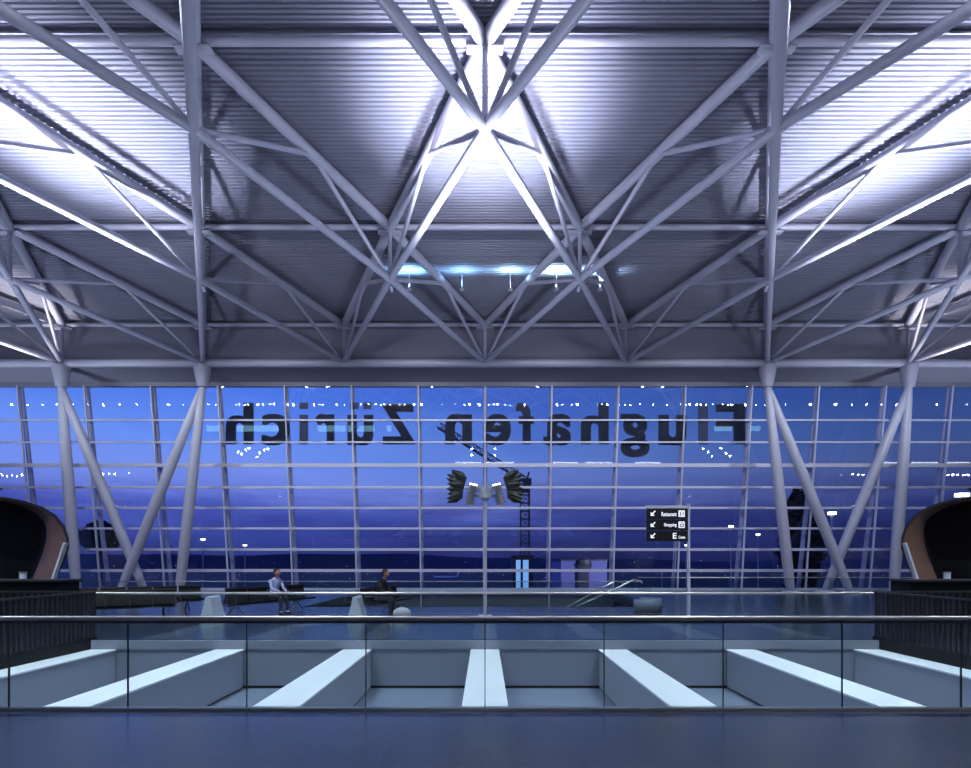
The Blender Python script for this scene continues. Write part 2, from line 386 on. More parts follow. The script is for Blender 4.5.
for ch, x0, x1, y0, y1 in (('F', 716.5, 746, CAP, BL), ('.', 699, 708.5, CAP-1, BL), ('u', 659, 687, XH, BL+1), ('g', 621, 650, XH-1, 457), ('h', 581, 609, CAP-1, BL), ('a', 543.5, 571, XH-1, BL+1), ('f', 516, 534, CAP-1, BL), ('e', 484, 511, XH-1, BL+1), ('n', 445, 472, XH-1, BL),
                           ('Z', 382, 415, CAP, BL), ('u', 347, 373, XH, BL+1), ('.', 350, 358, 402, 408.5), ('.', 363, 371, 402, 408.5), ('r', 315, 334, XH-1, BL), ('.', 299, 307.5, XH, BL), ('.', 299, 307.5, 402, 408.5), ('c', 261, 289, XH-1, BL+1), ('h', 225, 253, CAP-1, BL)):
    place_glyph(ch, x0, x1, y0, y1, onglass, 'letter', M['letter'], fs, mirror=True, bold=0 if ch == '.' else .045, thick=.05)

# ================================================================ WELL BEAMS
names = ['white beam across the sunken well, leftmost against the slatted fence', 'white beam across the sunken well, second from the left', 'white beam across the sunken well, just left of the middle one', 'white beam across the sunken well, straight ahead in the middle', 'white beam across the sunken well, just right of the middle one', 'white beam across the sunken well, second from the right', 'white beam across the sunken well, rightmost against the slatted fence']
for j in range(-3, 4):
    x = j*2.7; t = thing('well_beam', (x, 8.5, -1.02), names[j+3], 'beam', 'white beams across the well')
    MB().box(x-.3, x+.3, 5.94, 11.0, -.22, -.19).build('top_panel', M['beam'], t, smooth=False)  # lit top and shaded sides of the beam put into two colours
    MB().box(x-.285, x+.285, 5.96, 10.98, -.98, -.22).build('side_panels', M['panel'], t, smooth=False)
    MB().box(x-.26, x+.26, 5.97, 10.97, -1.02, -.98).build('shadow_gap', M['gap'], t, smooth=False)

# ================================================================ RAILINGS
nr = thing('glass_railing', (0, 5.90, 0), 'long clear glass railing nearest the viewer with a steel handrail', 'railing')
MB().tube([(-9.45, 5.9, 1.04), (9.45, 5.9, 1.04)], .026, 14).build('handrail', M['rail'], nr)
MB().box(-9.45, 9.45, 5.87, 5.93, .985, 1.01).build('glass_clamp', M['charcoal'], nr, smooth=False)
MB().box(-9.45, 9.45, 5.865, 5.935, 0, .03).build('base_channel', M['rail'], nr, smooth=False, bevel=.004)
for j in range(-7, 7): MB().box(1.35*j+.006, 1.35*(j+1)-.006, 5.893, 5.907, .03, .985).build('glass_panel', M['rglass'], nr, smooth=False)
for j in range(-6, 7): MB().box(1.35*j-.005, 1.35*j+.005, 5.89, 5.91, .03, .985).build('joint_seal', M['gap'], nr, smooth=False)
fr = thing('glass_railing', (0, 11.12, 0), 'glass railing along the far edge of the sunken well between the slatted fences', 'railing')
MB().tube([(-8.3, 11.12, .99), (8.3, 11.12, .99)], .026, 12).build('handrail', M['rail'], fr)
for j in range(-6, 6): MB().box(1.383*j+.006, 1.383*(j+1)-.006, 11.113, 11.127, .0, .965).build('glass_panel', M['rglass'], fr, smooth=False)
er = thing('glass_railing', (0, 18.7, 0), 'thin glass railing behind the seats along the edge of the escalator opening', 'railing')
MB().tube([(-17.5, 18.7, .93), (2.9, 18.7, .93)], .02, 10).build('handrail', M['rail'], er)
MB().tube([(2.9, 18.7, .93), (5.6, 18.7, .93)], .02, 10).build('handrail', M['rail'], er)
for j in range(-6, 4): MB().box(1.5*j, 1.5*j+1.48, 18.695, 18.705, 0, .91).build('glass_panel', M['rglass'], er, smooth=False)
rr = thing('glass_railing', (14, 22.8, 0), 'thin glass railing in front of the right-hand V columns', 'railing')
MB().tube([(6.7, 22.8, .93), (21.5, 22.8, .93)], .022, 10).build('handrail', M['rail'], rr)
for j in range(0, 9): MB().box(6.7+1.6*j, 6.7+1.6*j+1.58, 22.795, 22.805, 0, .91).build('glass_panel', M['rglass'], rr, smooth=False)

for sx in (-1, 1):
    x = sx*8.37
    t = thing('slatted_fence', (x, 8.5, 0), 'black slatted fence along the %s side of the sunken well' % ('left' if sx < 0 else 'right'), 'fence', 'black slatted fences beside the well')
    MB().box(x-.035, x+.035, 5.98, 11.04, .99, 1.03).build('top_rail', M['charcoal'], t, smooth=False)
    MB().box(x-.03, x+.03, 5.98, 11.04, -.30, .06).build('bottom_rail', M['dark'], t, smooth=False)
    n = 46
    for k in range(n):
        yy = 6.0+k*(5.05/(n-1)); MB().box(x-.02, x+.02, yy-.022, yy+.022, .04, .99).build('slat', M['charcoal'], t, smooth=False)
    # return fence at the far side facing the viewer
    x0, x1 = (x-9.0, x) if sx < 0 else (x, x+9.0)
    t2 = thing('slatted_fence', ((x0+x1)/2, 11.2, 0), 'black slatted fence facing the viewer below the wood-lined pod on the %s' % ('left' if sx < 0 else 'right'), 'fence', 'black slatted fences facing the viewer')
    MB().box(x0, x1, 11.17, 11.23, .99, 1.03).build('top_rail', M['charcoal'], t2, smooth=False)
    MB().box(x0, x1, 11.17, 11.23, 0, .06).build('bottom_rail', M['dark'], t2, smooth=False)
    for k in range(60):
        xx = x0+.05+k*.151
        MB().box(xx-.02, xx+.02, 11.18, 11.22, .06, .99).build('slat', M['charcoal'], t2, smooth=False)

# ================================================================ WOOD LINED PODS
def pod(sx):
    side_ = 'left' if sx < 0 else 'right'
    D0, D1 = 16.6, 18.4
    # right-hand profile of the left pod in pixels at its front plane; mirrored for the other side
    outer = [(-90, 494), (-30, 495), (5, 497), (25, 501), (43, 507), (56, 515), (65, 526), (69, 538), (69, 548), (65, 560), (56, 580), (46, 612)]
    inner = [(-90, 498), (-30, 499), (4, 501.5), (22, 506), (36, 513.5), (44, 521), (46.5, 530), (46, 540), (43, 552), (39, 563), (32, 580), (21, 612)]
    cen = (-40, 570)
    P3 = lambda q, d, k=1.0: Vector((sx*-1*((q[0]-CX)*d/F), d, max(0.0, EYE+(HY-q[1])*d/F)))
    t = thing('wooden_pod', (sx*15.5, 17.6, 0), 'dark rounded pod lined with brown wood at the %s edge' % side_, 'pod', 'wood-lined pods')
    # the mouth is splayed: the front lip is the outer line, the wood reveal narrows to the inner line deeper in
    n = len(outer)
    mid = [(a[0]-2.5, a[1]+2.0) for a in outer]
    sh = MB()
    for ring, d in ((mid, D0), (outer, D0), ([(q[0]-3, q[1]+2) for q in outer], D1)): sh.v += [tuple(P3(q, d)) for q in ring]
    for r in range(2):
        for i in range(n-1): sh.f.append((r*n+i, r*n+i+1, (r+1)*n+i+1, (r+1)*n+i))
    sh.f.append(tuple(2*n+i for i in range(n)))
    sh.build('shell', M['fascia'] if False else M['charcoal'], t)
    wd = MB()
    wd.v = [tuple(P3(q, D0+.01)) for q in mid] + [tuple(P3(q, D0+.55)) for q in inner]
    for i in range(n-1): wd.f.append((i, i+1, n+i+1, n+i))
    wd.build('wood_lining', M['wood'], t)
    ins = MB()
    ins.v = [tuple(P3(q, D0+.55)) for q in inner] + [tuple(P3((q[0]-6, q[1]+5), D1-.1)) for q in inner]
    for i in range(n-1): ins.f.append((i, i+1, n+i+1, n+i))
    ins.f.append(tuple(n+i for i in range(n)))
    ins.build('interior', M['dark'], t)
    # pale edge strip beside the jamb
    a = P3((66, 543), D0-.05); b = P3((53, 582), D0-.05)
    MB().bar(a, b, .16, .06).build('edge_strip', M['fin'], t, smooth=False)
    e = P3((23, 577), D0-.8); c = thing('pale_bollard', (e.x, e.y, 0), 'small pale post standing in the dark mouth of the %s pod' % side_, 'bollard', 'small pale posts by the pods')  # plain pale post, nothing in it glows
    MB().tube([(e.x, e.y, 0), (e.x, e.y, 1.3)], .09, 12).build('post', M['fin'], c)
    MB().tube([(e.x, e.y, 1.3), (e.x, e.y, 1.34)], .1, 12).build('cap', M['rail'], c)
pod(-1); pod(1)

for sx in (-1, 1):
    t = thing('low_counter', (sx*12.6, 12.9, 0), 'low black counter behind the slatted fence at the %s edge' % ('left' if sx < 0 else 'right'), 'counter', 'black counters')
    a_, b_ = sorted((sx*10.3, sx*15.5))
    MB().box(a_, b_, 12.6, 13.2, .08, 1.17).build('body', M['dark'], t, smooth=False)
    MB().box(a_-.04, b_+.04, 12.54, 13.26, 1.17, 1.22).build('top', M['charcoal'], t, smooth=False, bevel=.006)
    MB().box(a_+.05, b_-.05, 12.66, 13.14, 0, .08).build('plinth', M['charcoal'], t, smooth=False)
# ================================================================ LIGHT MAST
def mast(x, y, label, group=None, aim=None, watts=6000, ang=34, col=(.84,.86,1.0), wide=2300):
    t = thing('light_mast', (x, y, 0), label, 'light mast', 'uplighter masts')
    MB().tube([(x,y,0),(x,y,.03)], .22, 20).build('base_plate', M['steel'], t)
    MB().tube([(x,y,.03),(x,y,3.6)], .062, 16).build('pole', M['steel'], t)
    MB().tube([(x,y,3.5),(x,y,3.58),(x,y,3.92)], [.08,.17,.24], 24).build('head_cone', M['fin'], t)
    for s in (-1, 1):
        c = Vector((x+s*.42, y, 3.68)); ax = Vector((-s*.22, -.1, 1)).normalized()
        hb = MB()
        for k in range(6): hb.tube([c+ax*(.11*k-.32), c+ax*(.11*k-.28)], .15+.006*k, 18)
        hb.tube([c-ax*.32, c+ax*.30], .11, 14)
        fl_ = hb.build('floodlight', M['rail'], t)
        MB().tube([c+ax*.30, c+ax*.34], .12, 14).build('lens', M['lampw'], fl_)
        MB().tube([(x+s*.1, y, 3.6), c], .03, 8).build('bracket', M['steel'], t)
        bl = MB(); rb = random.Random(11)
        for k in range(8):
            for m2 in range(2):
                u = k/7; r0 = Vector((x+s*(.60+.10*(1-u)), y+(.1 if m2 else -.1), 3.66+.48*u))
                d = Vector((s*(.75+.2*rb.random()), .3*(rb.random()-.5), -.45+1.0*u+.3*m2)).normalized(); ln = .42+.12*rb.random()+(.1 if 2 < k < 7 else 0)
                n_ = Vector((-d.z, 0, d.x)).normalized()*.13; m_ = r0+d*ln*.45; e = r0+d*ln; q = len(bl.v)
                bl.v += [tuple(r0-n_*.6), tuple(r0+n_*.6), tuple(m_+n_), tuple(e), tuple(m_-n_), tuple(m_+Vector((0,-.05,0)))]
                bl.f += [(q,q+1,q+5),(q+1,q+2,q+5),(q+2,q+3,q+5),(q+3,q+4,q+5),(q+4,q,q+5),(q,q+4,q+3,q+2,q+1)]
        bl.build('reflector_blades', M['mirror'], t, smooth=False)
    if aim:
        ld = bpy.data.lights.new('uplight', 'SPOT'); ld.energy = watts; ld.spot_size = math.radians(ang); ld.spot_blend = 1.0; ld.shadow_soft_size = .4; ld.color = col
        lo_ = bpy.data.objects.new('uplight', ld); C.objects.link(lo_); lo_.parent = t; lo_.location = (0, 0, 4.1)
        lo_.rotation_euler = (Vector(aim)-Vector((x, y, 4.1))).to_track_quat('-Z', 'Y').to_euler()
        ld = bpy.data.lights.new('wide_uplight', 'SPOT'); ld.energy = wide; ld.spot_size = math.radians(150); ld.spot_blend = 1.0; ld.shadow_soft_size = .6; ld.color = (.70,.78,1.0)
        lo_ = bpy.data.objects.new('wide_uplight', ld); C.objects.link(lo_); lo_.parent = t; lo_.location = (0, 0, 4.15); lo_.rotation_euler = (math.pi, 0, 0)
    return t
mast(0, 15.8, 'white light mast with floodlights and dark spiky reflectors in the centre', aim=(0, 15.0, 14.6), watts=25000, ang=46)
mast(-16, 15.8, 'light mast standing outside the left edge of the view', aim=(-12.2, 15.9, 14.6), watts=35000, ang=42)
mast(16, 15.8, 'light mast standing outside the right edge of the view', aim=(12.2, 15.9, 14.6), watts=35000, ang=42)
mast(-24.5, 22.5, 'light mast beyond the left pod outside the view', aim=(-21.8, 24.3, 14.0), watts=14000, ang=30, col=(1, .9, .85))
mast(24.5, 22.5, 'light mast beyond the right pod outside the view', aim=(21.8, 24.3, 14.0), watts=14000, ang=30, col=(1, .9, .85))

# uplights clamped on the bottom nodes of the roof, shining onto the sheet just above
for x, dx, w, lab in ((0, 0, 1100, 'small uplight clamped on the bright centre node of the roof truss'), (-14.4, 1.5, 900, 'small uplight on the truss node beyond the left edge of the view'), (14.4, -1.5, 900, 'small uplight on the truss node beyond the right edge of the view')):
    p = Vector((x, 13.25, 12.42)); t = thing('node_uplight', tuple(p), lab, 'light fitting', 'uplights on the roof nodes')
    MB().tube([p-Vector((0, .4, .03)), p], .03, 8).build('arm', M['steel'], t)
    MB().tube([p-Vector((0, 0, .12)), p+Vector((0, .04, .08))], .1, 16).build('housing', M['rail'], t)
    ld = bpy.data.lights.new('node_spot', 'SPOT'); ld.energy = w; ld.spot_size = math.radians(165); ld.spot_blend = .6; ld.shadow_soft_size = .12; ld.color = (.88, .86, 1)
    lo_ = bpy.data.objects.new('node_spot', ld); C.objects.link(lo_); lo_.parent = t; lo_.location = (0, .06, .22)
    lo_.rotation_euler = Vector((dx, .5, 2.0)).to_track_quat('-Z', 'Y').to_euler()
# added projectors, no known fitting, to wash a blue-white streak on the sheet
for x, e, cc, lab in ((1.1, 450, (.50, .80, 1.0), 'small added projector nearest the centre line, lighting the thin end of the streak'), (5.0, 900, (.60, .84, 1.0), 'small added projector below the roof sheet just right of the right middle truss node'), (3.1, 1100, (.66, .90, 1.0), 'small added projector making the white-blue streak on the roof sheet'), (-1.0, 420, (.30, .62, 1.0), 'small added projector making the faint blue streak left of the centre'), (-3.3, 780, (.32, .70, 1.0), 'small added projector making the blue streak by the left middle truss node')):
    z = 13.5; yy = 22.6
    t = thing('added_streak_light', (x, yy, z), lab, 'light fitting', 'added roof projectors')
    MB().box(x-.09, x+.09, yy-.05, yy+.05, z-.10, z-.02).build('housing', M['steel'], t, smooth=False)
    MB().tube([(x, yy+.06, z-.06), (x, yy+.06, 14.28)], .012, 8).build('hanger', M['steel'], t)
    ld = bpy.data.lights.new('projector', 'SPOT'); ld.energy = e; ld.color = cc; ld.spot_size = math.radians(150); ld.spot_blend = 1.0; ld.shadow_soft_size = .04
    lo_ = bpy.data.objects.new('projector', ld); C.objects.link(lo_); lo_.parent = t; lo_.location = (0, 0, .04); lo_.rotation_euler = (math.pi, 0, 0); lo_.scale = (1, .22, 1)

# hall lamps: a row hung from the truss behind the viewer, mirrored in the glass as a string of dots
t = thing('lamp_row', (0, 6.0, 11.8), 'long row of small lamps hung from the roof above the viewer', 'lamp row')
MB().bar((-49, 6.0, 11.9), (49, 6.0, 11.9), .08).build('track', M['steel'], t, smooth=False)
lm = MB(); x = -48
while x < 48:
    lm.ball((x, 6.0, 11.75+random.uniform(-.03, .03)), .07 if random.random() < .7 else .11, 8, 6); x += random.choice((.35, .5, .5, .7, .9, 1.3)) if abs(x) < 27 else random.choice((1.4, 1.5, 1.6, 2.4))
tag(lm.build('lamps', M['lamp'], t), kind='stuff')
# spot clusters hung behind the viewer
def cluster(pts, d, label):
    t = None
    for (xp, yp) in pts:
        dr = Vector(((xp-CX)/F, 1, (HY-yp)/F)); z = zat(yp); h = Vector((dr.x*gy(z), gy(z), z))
        n = Vector((0, 11.13, 1.21)).normalized(); r_ = dr - 2*dr.dot(n)*n
        q = h + r_*((d-h.y)/r_.y)
        if t is None: t = thing('spot_cluster', tuple(q), label, 'spotlight')
        MB().ball(q, .11, 8, 6).build('lamp', M['lamp'], t); 
cluster([(238, 452), (242, 454), (246, 450), (249, 448), (257, 457), (260, 453), (264, 450), (268, 449)], 2, 'cluster of spotlights hung high on the left behind the viewer')
cluster([(703, 449), (708, 452), (712, 456), (721, 448), (726, 453), (730, 456)], 2, 'cluster of spotlights hung high on the right behind the viewer')
cluster([(472, 449), (472, 455), (495, 449), (495, 455)], 2, 'pair of double spotlights hung in the middle behind the viewer')
cluster([(2, 475), (7, 476), (12, 475), (17, 476), (22, 475), (97, 474), (103, 474), (109, 474), (115, 474), (121, 474), (128, 473)], -3, 'lamps under the gallery on the left behind the viewer')
cluster([(842, 475), (848, 475), (853, 474), (858, 475), (863, 475), (948, 475), (953, 475), (958, 475), (964, 475), (968, 475)], -3, 'lamps under the gallery on the right behind the viewer')
def back_panels(segs, y0, y1, d, m, name, label):
    t = None
    for (xa, xb) in segs:
        cs = []
        for (xp, yp) in ((xa, y0), (xb, y0), (xb, y1), (xa, y1)):
            dr = Vector(((xp-CX)/F, 1, (HY-yp)/F)); z = zat(yp); h = Vector((dr.x*gy(z), gy(z), z))
            n = Vector((0, 11.13, 1.21)).normalized(); r_ = dr - 2*dr.dot(n)*n; cs.append(h + r_*((d-h.y)/r_.y))
        xs = [c.x for c in cs]; zs = [c.z for c in cs]
        if t is None: t = thing(name, ((min(xs)+max(xs))/2, d, min(zs)), label, 'lit panel')
        MB().box(min(xs), max(xs), d-.12, d, min(zs), max(zs)).build('light_panel', m, t, smooth=False)
back_panels([(207, 223), (237, 278), (318, 345), (348, 374), (387, 391)], 425.5, 431.5, -1.0, M['cyan'], 'gallery_light', 'pale blue light panels hung high behind the viewer, left')
back_panels([(715, 732), (750, 760)], 426, 431, -1.0, M['cyan'], 'gallery_light', 'pale blue light panels hung high behind the viewer, right')
back_panels([(455, 481), (486, 514), (553, 578), (585, 612), (635, 660), (880, 905), (912, 938), (945, 970)], 462, 463.2, -6.9, M['tube'], 'tube_lights', 'row of white tube lights on the wall behind the viewer')
# unseen floods added above the view to brighten the hall and well
for x in (-18, -6, 6, 18):
    t = thing('fill_flood', (x, 8.6, 13.2), 'added unseen fill flood above the picture, %s' % {-18: 'far left', -6: 'left', 6: 'right', 18: 'far right'}[x], 'light fitting', 'added fill floods')
    MB().box(x-1.2, x+1.2, 8.3, 8.9, 13.25, 13.4).build('housing', M['steel'], t, smooth=False)
    ld = bpy.data.lights.new('flood', 'AREA'); ld.shape = 'RECTANGLE'; ld.size = 2.3; ld.size_y = .55; ld.energy = 960; ld.color = (.82, .91, 1); ld.spread = math.radians(115)
    lo_ = bpy.data.objects.new('flood', ld); C.objects.link(lo_); lo_.parent = t; lo_.location = (0, 0, .03); lo_.rotation_euler = (0, 0, 0)

for x, lab in ((-18, 'second from the left end'), (-10.8, 'left of the left inner truss node'), (-3.6, 'on the left middle truss node'), (3.6, 'on the right middle truss node'), (10.8, 'right of the right inner truss node'), (18, 'second from the right end')):
    p = Vector((x, 19.95, 12.12)); t = thing('added_facade_light', tuple(p), 'tiny added spotlight lighting the columns and facade, ' + lab, 'light fitting', 'added spotlights facing the facade')
    MB().tube([p+Vector((0, -.04, .08)), p+Vector((0, .10, -.08))], .06, 12).build('housing', M['steel'], t)  # housing and lamp added to brighten the columns and facade
    ld = bpy.data.lights.new('facade_fill', 'SPOT'); ld.energy = 1500; ld.spot_size = math.radians(105); ld.spot_blend = .8; ld.shadow_soft_size = .15; ld.color = (.82, .88, 1)
    lo_ = bpy.data.objects.new('facade_fill', ld); C.objects.link(lo_); lo_.parent = t; lo_.location = (0, .12, -.12)
    lo_.rotation_euler = Vector((0, 7.5, -7.5)).to_track_quat('-Z', 'Y').to_euler()
# ================================================================ SIGN
d = 14.3; st = thing('direction_sign', (px(688.5, 0, d).x, d, 0), 'black hanging direction sign with white arrows and words on a steel post', 'sign')
q = lambda x, y, dd=d: px(x, y, dd)
MB().tube([(px(688.5,0,d).x, d, 0), (px(688.5,0,d).x, d, q(0, 503.5).z)], .045, 14).build('post', M['steel'], st)
a, b = q(646, 505.5), q(688, 508.5); MB().box(a.x, b.x, d-.04, d+.04, b.z, a.z).build('top_bar', M['steel'], st, smooth=False)
for i, (y0, y1) in enumerate(((508.5, 519.0), (519.4, 530.3), (530.8, 541.3))):
    a, b = q(646.5, y0), q(688, y1)
    pn = MB().box(a.x, b.x, d-.035, d+.035, b.z, a.z).build('sign_panel', M['sign'], st, smooth=False)
    yc = (y0+y1)/2
    f3 = lambda x, y: Vector(((x-CX)*d/F, d-.045, EYE+(HY-y)*d/F))
    ar = MB()
    for u, v in (((654.6, yc-2.6), (650.8, yc+1.4)), ((650.6, yc-1.2), (650.6, yc+2.0)), ((650.2, yc+1.6), (653.6, yc+1.6))): ar.bar(f3(*u), f3(*v), .022, .028)
    ar.build('arrow', M['signw'], pn, smooth=False)
    if i < 2:
        a, b = f3(678, yc-3.2), f3(684, yc+3.2); MB().box(a.x, b.x, a.y-.004, a.y+.008, b.z, a.z).build('pictogram_tile', M['signw'], pn, smooth=False)
        ic = MB()
        if i == 0:
            for xx in (679.8, 682.3): ic.bar(f3(xx, yc-2), f3(xx, yc+2.2), .022, .02)
            ic.bar(f3(679.2, yc-.6), f3(680.4, yc-.6), .03, .02)
        else:
            for u, v in (((679.4, yc-.6), (682.8, yc-.6)), ((679.6, yc+1.8), (682.6, yc+1.8)), ((679.6, yc-.6), (679.6, yc+1.8)), ((682.6, yc-.6), (682.6, yc+1.8)), ((680.3, yc-2), (681.9, yc-2))): ic.bar(f3(*u), f3(*v), .016, .02)
        for v in range(len(ic.v)): ic.v[v] = (ic.v[v][0], ic.v[v][1]-.008, ic.v[v][2])
        ic.build('pictogram', M['sign'], pn, smooth=False)
        w_, x0_, x1_ = (('Restaurant', 661, 676), ('Shopping', 663.5, 676))[i]
        place_glyph(w_, x0_, x1_, yc-1.6, yc+2.6, f3, 'word', M['signw'], pn, bold=.02, thick=.005)
    else:
        place_glyph('E', 672.3, 676.2, yc-3, yc+2.6, f3, 'gate_letter', M['signw'], pn, bold=.02, thick=.005)
        place_glyph('Gates', 678, 684.5, yc-.2, yc+2.6, f3, 'word', M['signw'], pn, bold=.02, thick=.005)

# ================================================================ WHITE FINS, BENCHES
def fin(x, y, label):
    t = thing('white_fin', (x, y, 0), label, 'bench end', 'white tapered bench ends')
    pf = []
    H = .70
    for i in range(9):
        u = i/8; pf.append((.075+.165*(1-u)**1.15, (H-.07)*u))
    for i in range(1, 6):
        a = math.pi/2*i/5; pf.append((max(.004, .075*math.cos(a)), H-.07+.07*math.sin(a)))
    poly = [(x+w, z) for w, z in pf] + [(x-w, z) for w, z in reversed(pf)]
    MB().prism(poly, y-.3, y+.3).build('body', M['fin'], t, bevel=.02)
    MB().box(x-.26, x+.26, y-.32, y+.32, 0, .015).build('base_plate', M['rail'], t, smooth=False)
fin(px(213, 0, 14.6).x, 14.6, 'white tapered bench end, the left one, beside the seated person in pale blue')
fin(px(357.5, 0, 14.6).x, 14.6, 'white tapered bench end, the right one, beside the person in black')

def bench(ax, ay, bx, by, n, label):
    A = Vector((ax, ay, 0)); Bv = Vector((bx, by, 0)); d = (Bv-A).normalized(); Ln = (Bv-A).length; nn = Vector((d.y, -d.x, 0))
    t = thing('beam_bench', tuple((A+Bv)/2), label, 'bench', 'black leather beam benches')
    up = Vector((0, 0, 1))
    MB().bar(A+up*.33, Bv+up*.33, .08, .06).build('beam', M['chrome'], t, smooth=False)
    for u in (.12, .88):
        p = A.lerp(Bv, u); lg = MB(); lg.tube([p+up*.33, p+nn*.38+up*.02], .022, 8); lg.tube([p+up*.33, p-nn*.38+up*.02], .022, 8); lg.build('leg', M['chrome'], t)
    for s in (1, -1):
        for k in range(n):
            c0 = A.lerp(Bv, (k+.5)/n); w = Ln/n*.46
            def strip(pts, th, name, m):
                mb = MB(); 
                for e in (-1, 1):
                    for (o_, h) in pts: mb.v.append(tuple(c0+d*w*e+nn*s*o_+up*h))
                    for (o_, h) in reversed(pts): mb.v.append(tuple(c0+d*w*e+nn*s*(o_-th*.5)+up*(h-th)))
                m_ = len(pts)*2
                for i in range(m_): mb.f.append((i, (i+1) % m_, m_+(i+1) % m_, m_+i))
                mb.f += [tuple(range(m_)), tuple(range(2*m_-1, m_-1, -1))]
                return mb.build(name, m, t)
            strip([(.12, .42), (.3, .40), (.5, .43), (.62, .45)], .05, 'seat', M['leather'])
            strip([(.10, .42), (.06, .60), (.0, .78), (-.04, .86)], .04, 'backrest', M['leather'])
        for k in range(n+1):
            p = A.lerp(Bv, k/n)
            MB().tube([p+nn*s*.08+up*.40, p+nn*s*.12+up*.62, p+nn*s*.5+up*.64, p+nn*s*.55+up*.42], .013, 6).build('armrest', M['chrome'], t)
bench(-7.75, 15.5, -6.3, 18.1, 4, 'black leather bench behind the left white fin, with the person in pale blue')
bench(-3.65, 15.3, -3.0, 17.6, 3, 'black leather bench behind the right white fin, with the person in black')
bench(-12.3, 15.4, -9.6, 17.6, 5, 'black leather bench between the left fence and the left white fin')
bench(-11.6, 14.2, -9.2, 15.5, 5, 'black leather bench nearest the left fence, in front of another bench')

# ================================================================ PEOPLE
def skinned(name, verts, edges, rad, m, parent, root=0, sub=2):
    me = bpy.data.meshes.new(name); o = bpy.data.objects.new(name, me); C.objects.link(o); off = orig(parent) if parent else Vector()
    me.from_pydata([tuple(Vector(v)-off) for v in verts], edges, []); o.parent = parent
    md = o.modifiers.new('skin', 'SKIN'); me.skin_vertices[0]
    for i, r in enumerate(rad):
        r = r if isinstance(r, tuple) else (r, r); me.skin_vertices[0].data[i].radius = r; me.skin_vertices[0].data[i].use_root = (i == root)
    md.use_smooth_shade = True
    sb = o.modifiers.new('sub', 'SUBSURF'); sb.levels = sub; sb.render_levels = sub
    me.materials.append(m); return o
def person(x, y, ang, label, top, lean=.1, arms='lap'):
    t = thing('person', (x, y, 0), label, 'person')
    ca, sa = math.cos(ang), math.sin(ang)
    def g(f, s, z): return Vector((x+ca*f - sa*s, y+sa*f + ca*s, z))      # f forward, s to the figure's left
    L_ = lean
    V = [g(0,0,.52), g(L_*.35,0,.72), g(L_*.8,0,.95), g(L_*1.15,0,1.08), g(L_*1.45,0,1.17)]
    E = [(0,1),(1,2),(2,3),(3,4)]; R = [(.15,.12),(.14,.11),(.17,.12),(.10,.08),(.055,.055)]
    for s in (1, -1):
        n = len(V); V += [g(L_,s*.18,1.03), g(L_+.10,s*.23,.80), g(L_+.36,s*.12,.70)]; E += [(3,n),(n,n+1),(n+1,n+2)]; R += [.065,.05,.035]
        n = len(V); V += [g(.05,s*.1,.51), g(.46,s*.12,.52), g(.48,s*.12,.12), g(.50,s*.12,.06), g(.64,s*.13,.045)]; E += [(0,n),(n,n+1),(n+1,n+2),(n+2,n+3),(n+3,n+4)]; R += [.095,.065,.045,.045,.035]
    skinned('body', V, E, R, top, t)
    h = g(L_*1.6+.03,0,1.30)
    hd = MB(); hd.ball(h, .105, 16, 12, (.88,.88,1.12)); hd.tube([g(L_*1.4,0,1.12), h-Vector((0,0,.06))], .05, 12)
    f = g(L_*1.6+.135,0,1.285); hd.ball(f, .02, 8, 6, (1,1,1.5))
    for s in (1, -1): hd.ball(g(L_*1.6+.02, s*.095, 1.29), .025, 8, 6, (.6,.6,1.2))
    hd.build('head', M['skin'], t)
    MB().ball(g(L_*1.6,0,1.33), .113, 16, 12, (.92,.92,1.0)).build('hair', M['hair'], t)
    lt = MB()
    for s in (1, -1):
        lt.tube([g(.0,s*.1,.53), g(.46,s*.12,.535), g(.49,s*.12,.48), g(.50,s*.12,.10)], [.105,.08,.07,.055], 12)
        lt.tube([g(.46,s*.12,.04), g(.68,s*.13,.035)], [.05,.035], 10)
    lt.build('trousers', M['trousers'], t)
    for s in (1, -1):
        hn = MB(); w = g(L_+.36, s*.12, .70); hn.ball(w+Vector((ca*.04, sa*.04, -.005)), .042, 10, 8, (1,1,.55))
        for k in range(4):
            o_ = (k-1.5)*.02; b0 = g(L_+.42, s*.12+o_, .70); ln = (.055,.07,.065,.05)[k]
            hn.tube([b0, g(L_+.42+ln*.6, s*.12+o_, .695), g(L_+.42+ln, s*.12+o_, .675)], [.010,.009,.007], 8)
        hn.tube([g(L_+.39, s*.12-s*.035, .70), g(L_+.43, s*.12-s*.06, .69)], [.011,.009], 8)
        hn.build('hand', M['skin'], t)
    return t
person(-6.78, 16.66, math.radians(-29), 'person in a pale blue shirt seated on the left bench, seen from behind', M['shirt'], .1)
person(-3.24, 15.65, math.radians(-16), 'person in black seated by the right white fin, leaning forward', M['darkcloth'], .16)
# travel bag
b = px(402, 0, 15.0); t = thing('travel_bag', (b.x, 15.0, 0), 'pale grey travel bag on the floor beside the person in black', 'bag')
bm_ = MB(); bm_.ball((b.x, 15.0, .17), .26, 16, 10, (1, .55, .65)); bm_.build('body', M['bag'], t)
MB().tube([(b.x-.14, 15.0, .28), (b.x-.08, 15.0, .42), (b.x+.08, 15.0, .42), (b.x+.14, 15.0, .28)], .014, 8).build('strap', M['leather'], t)

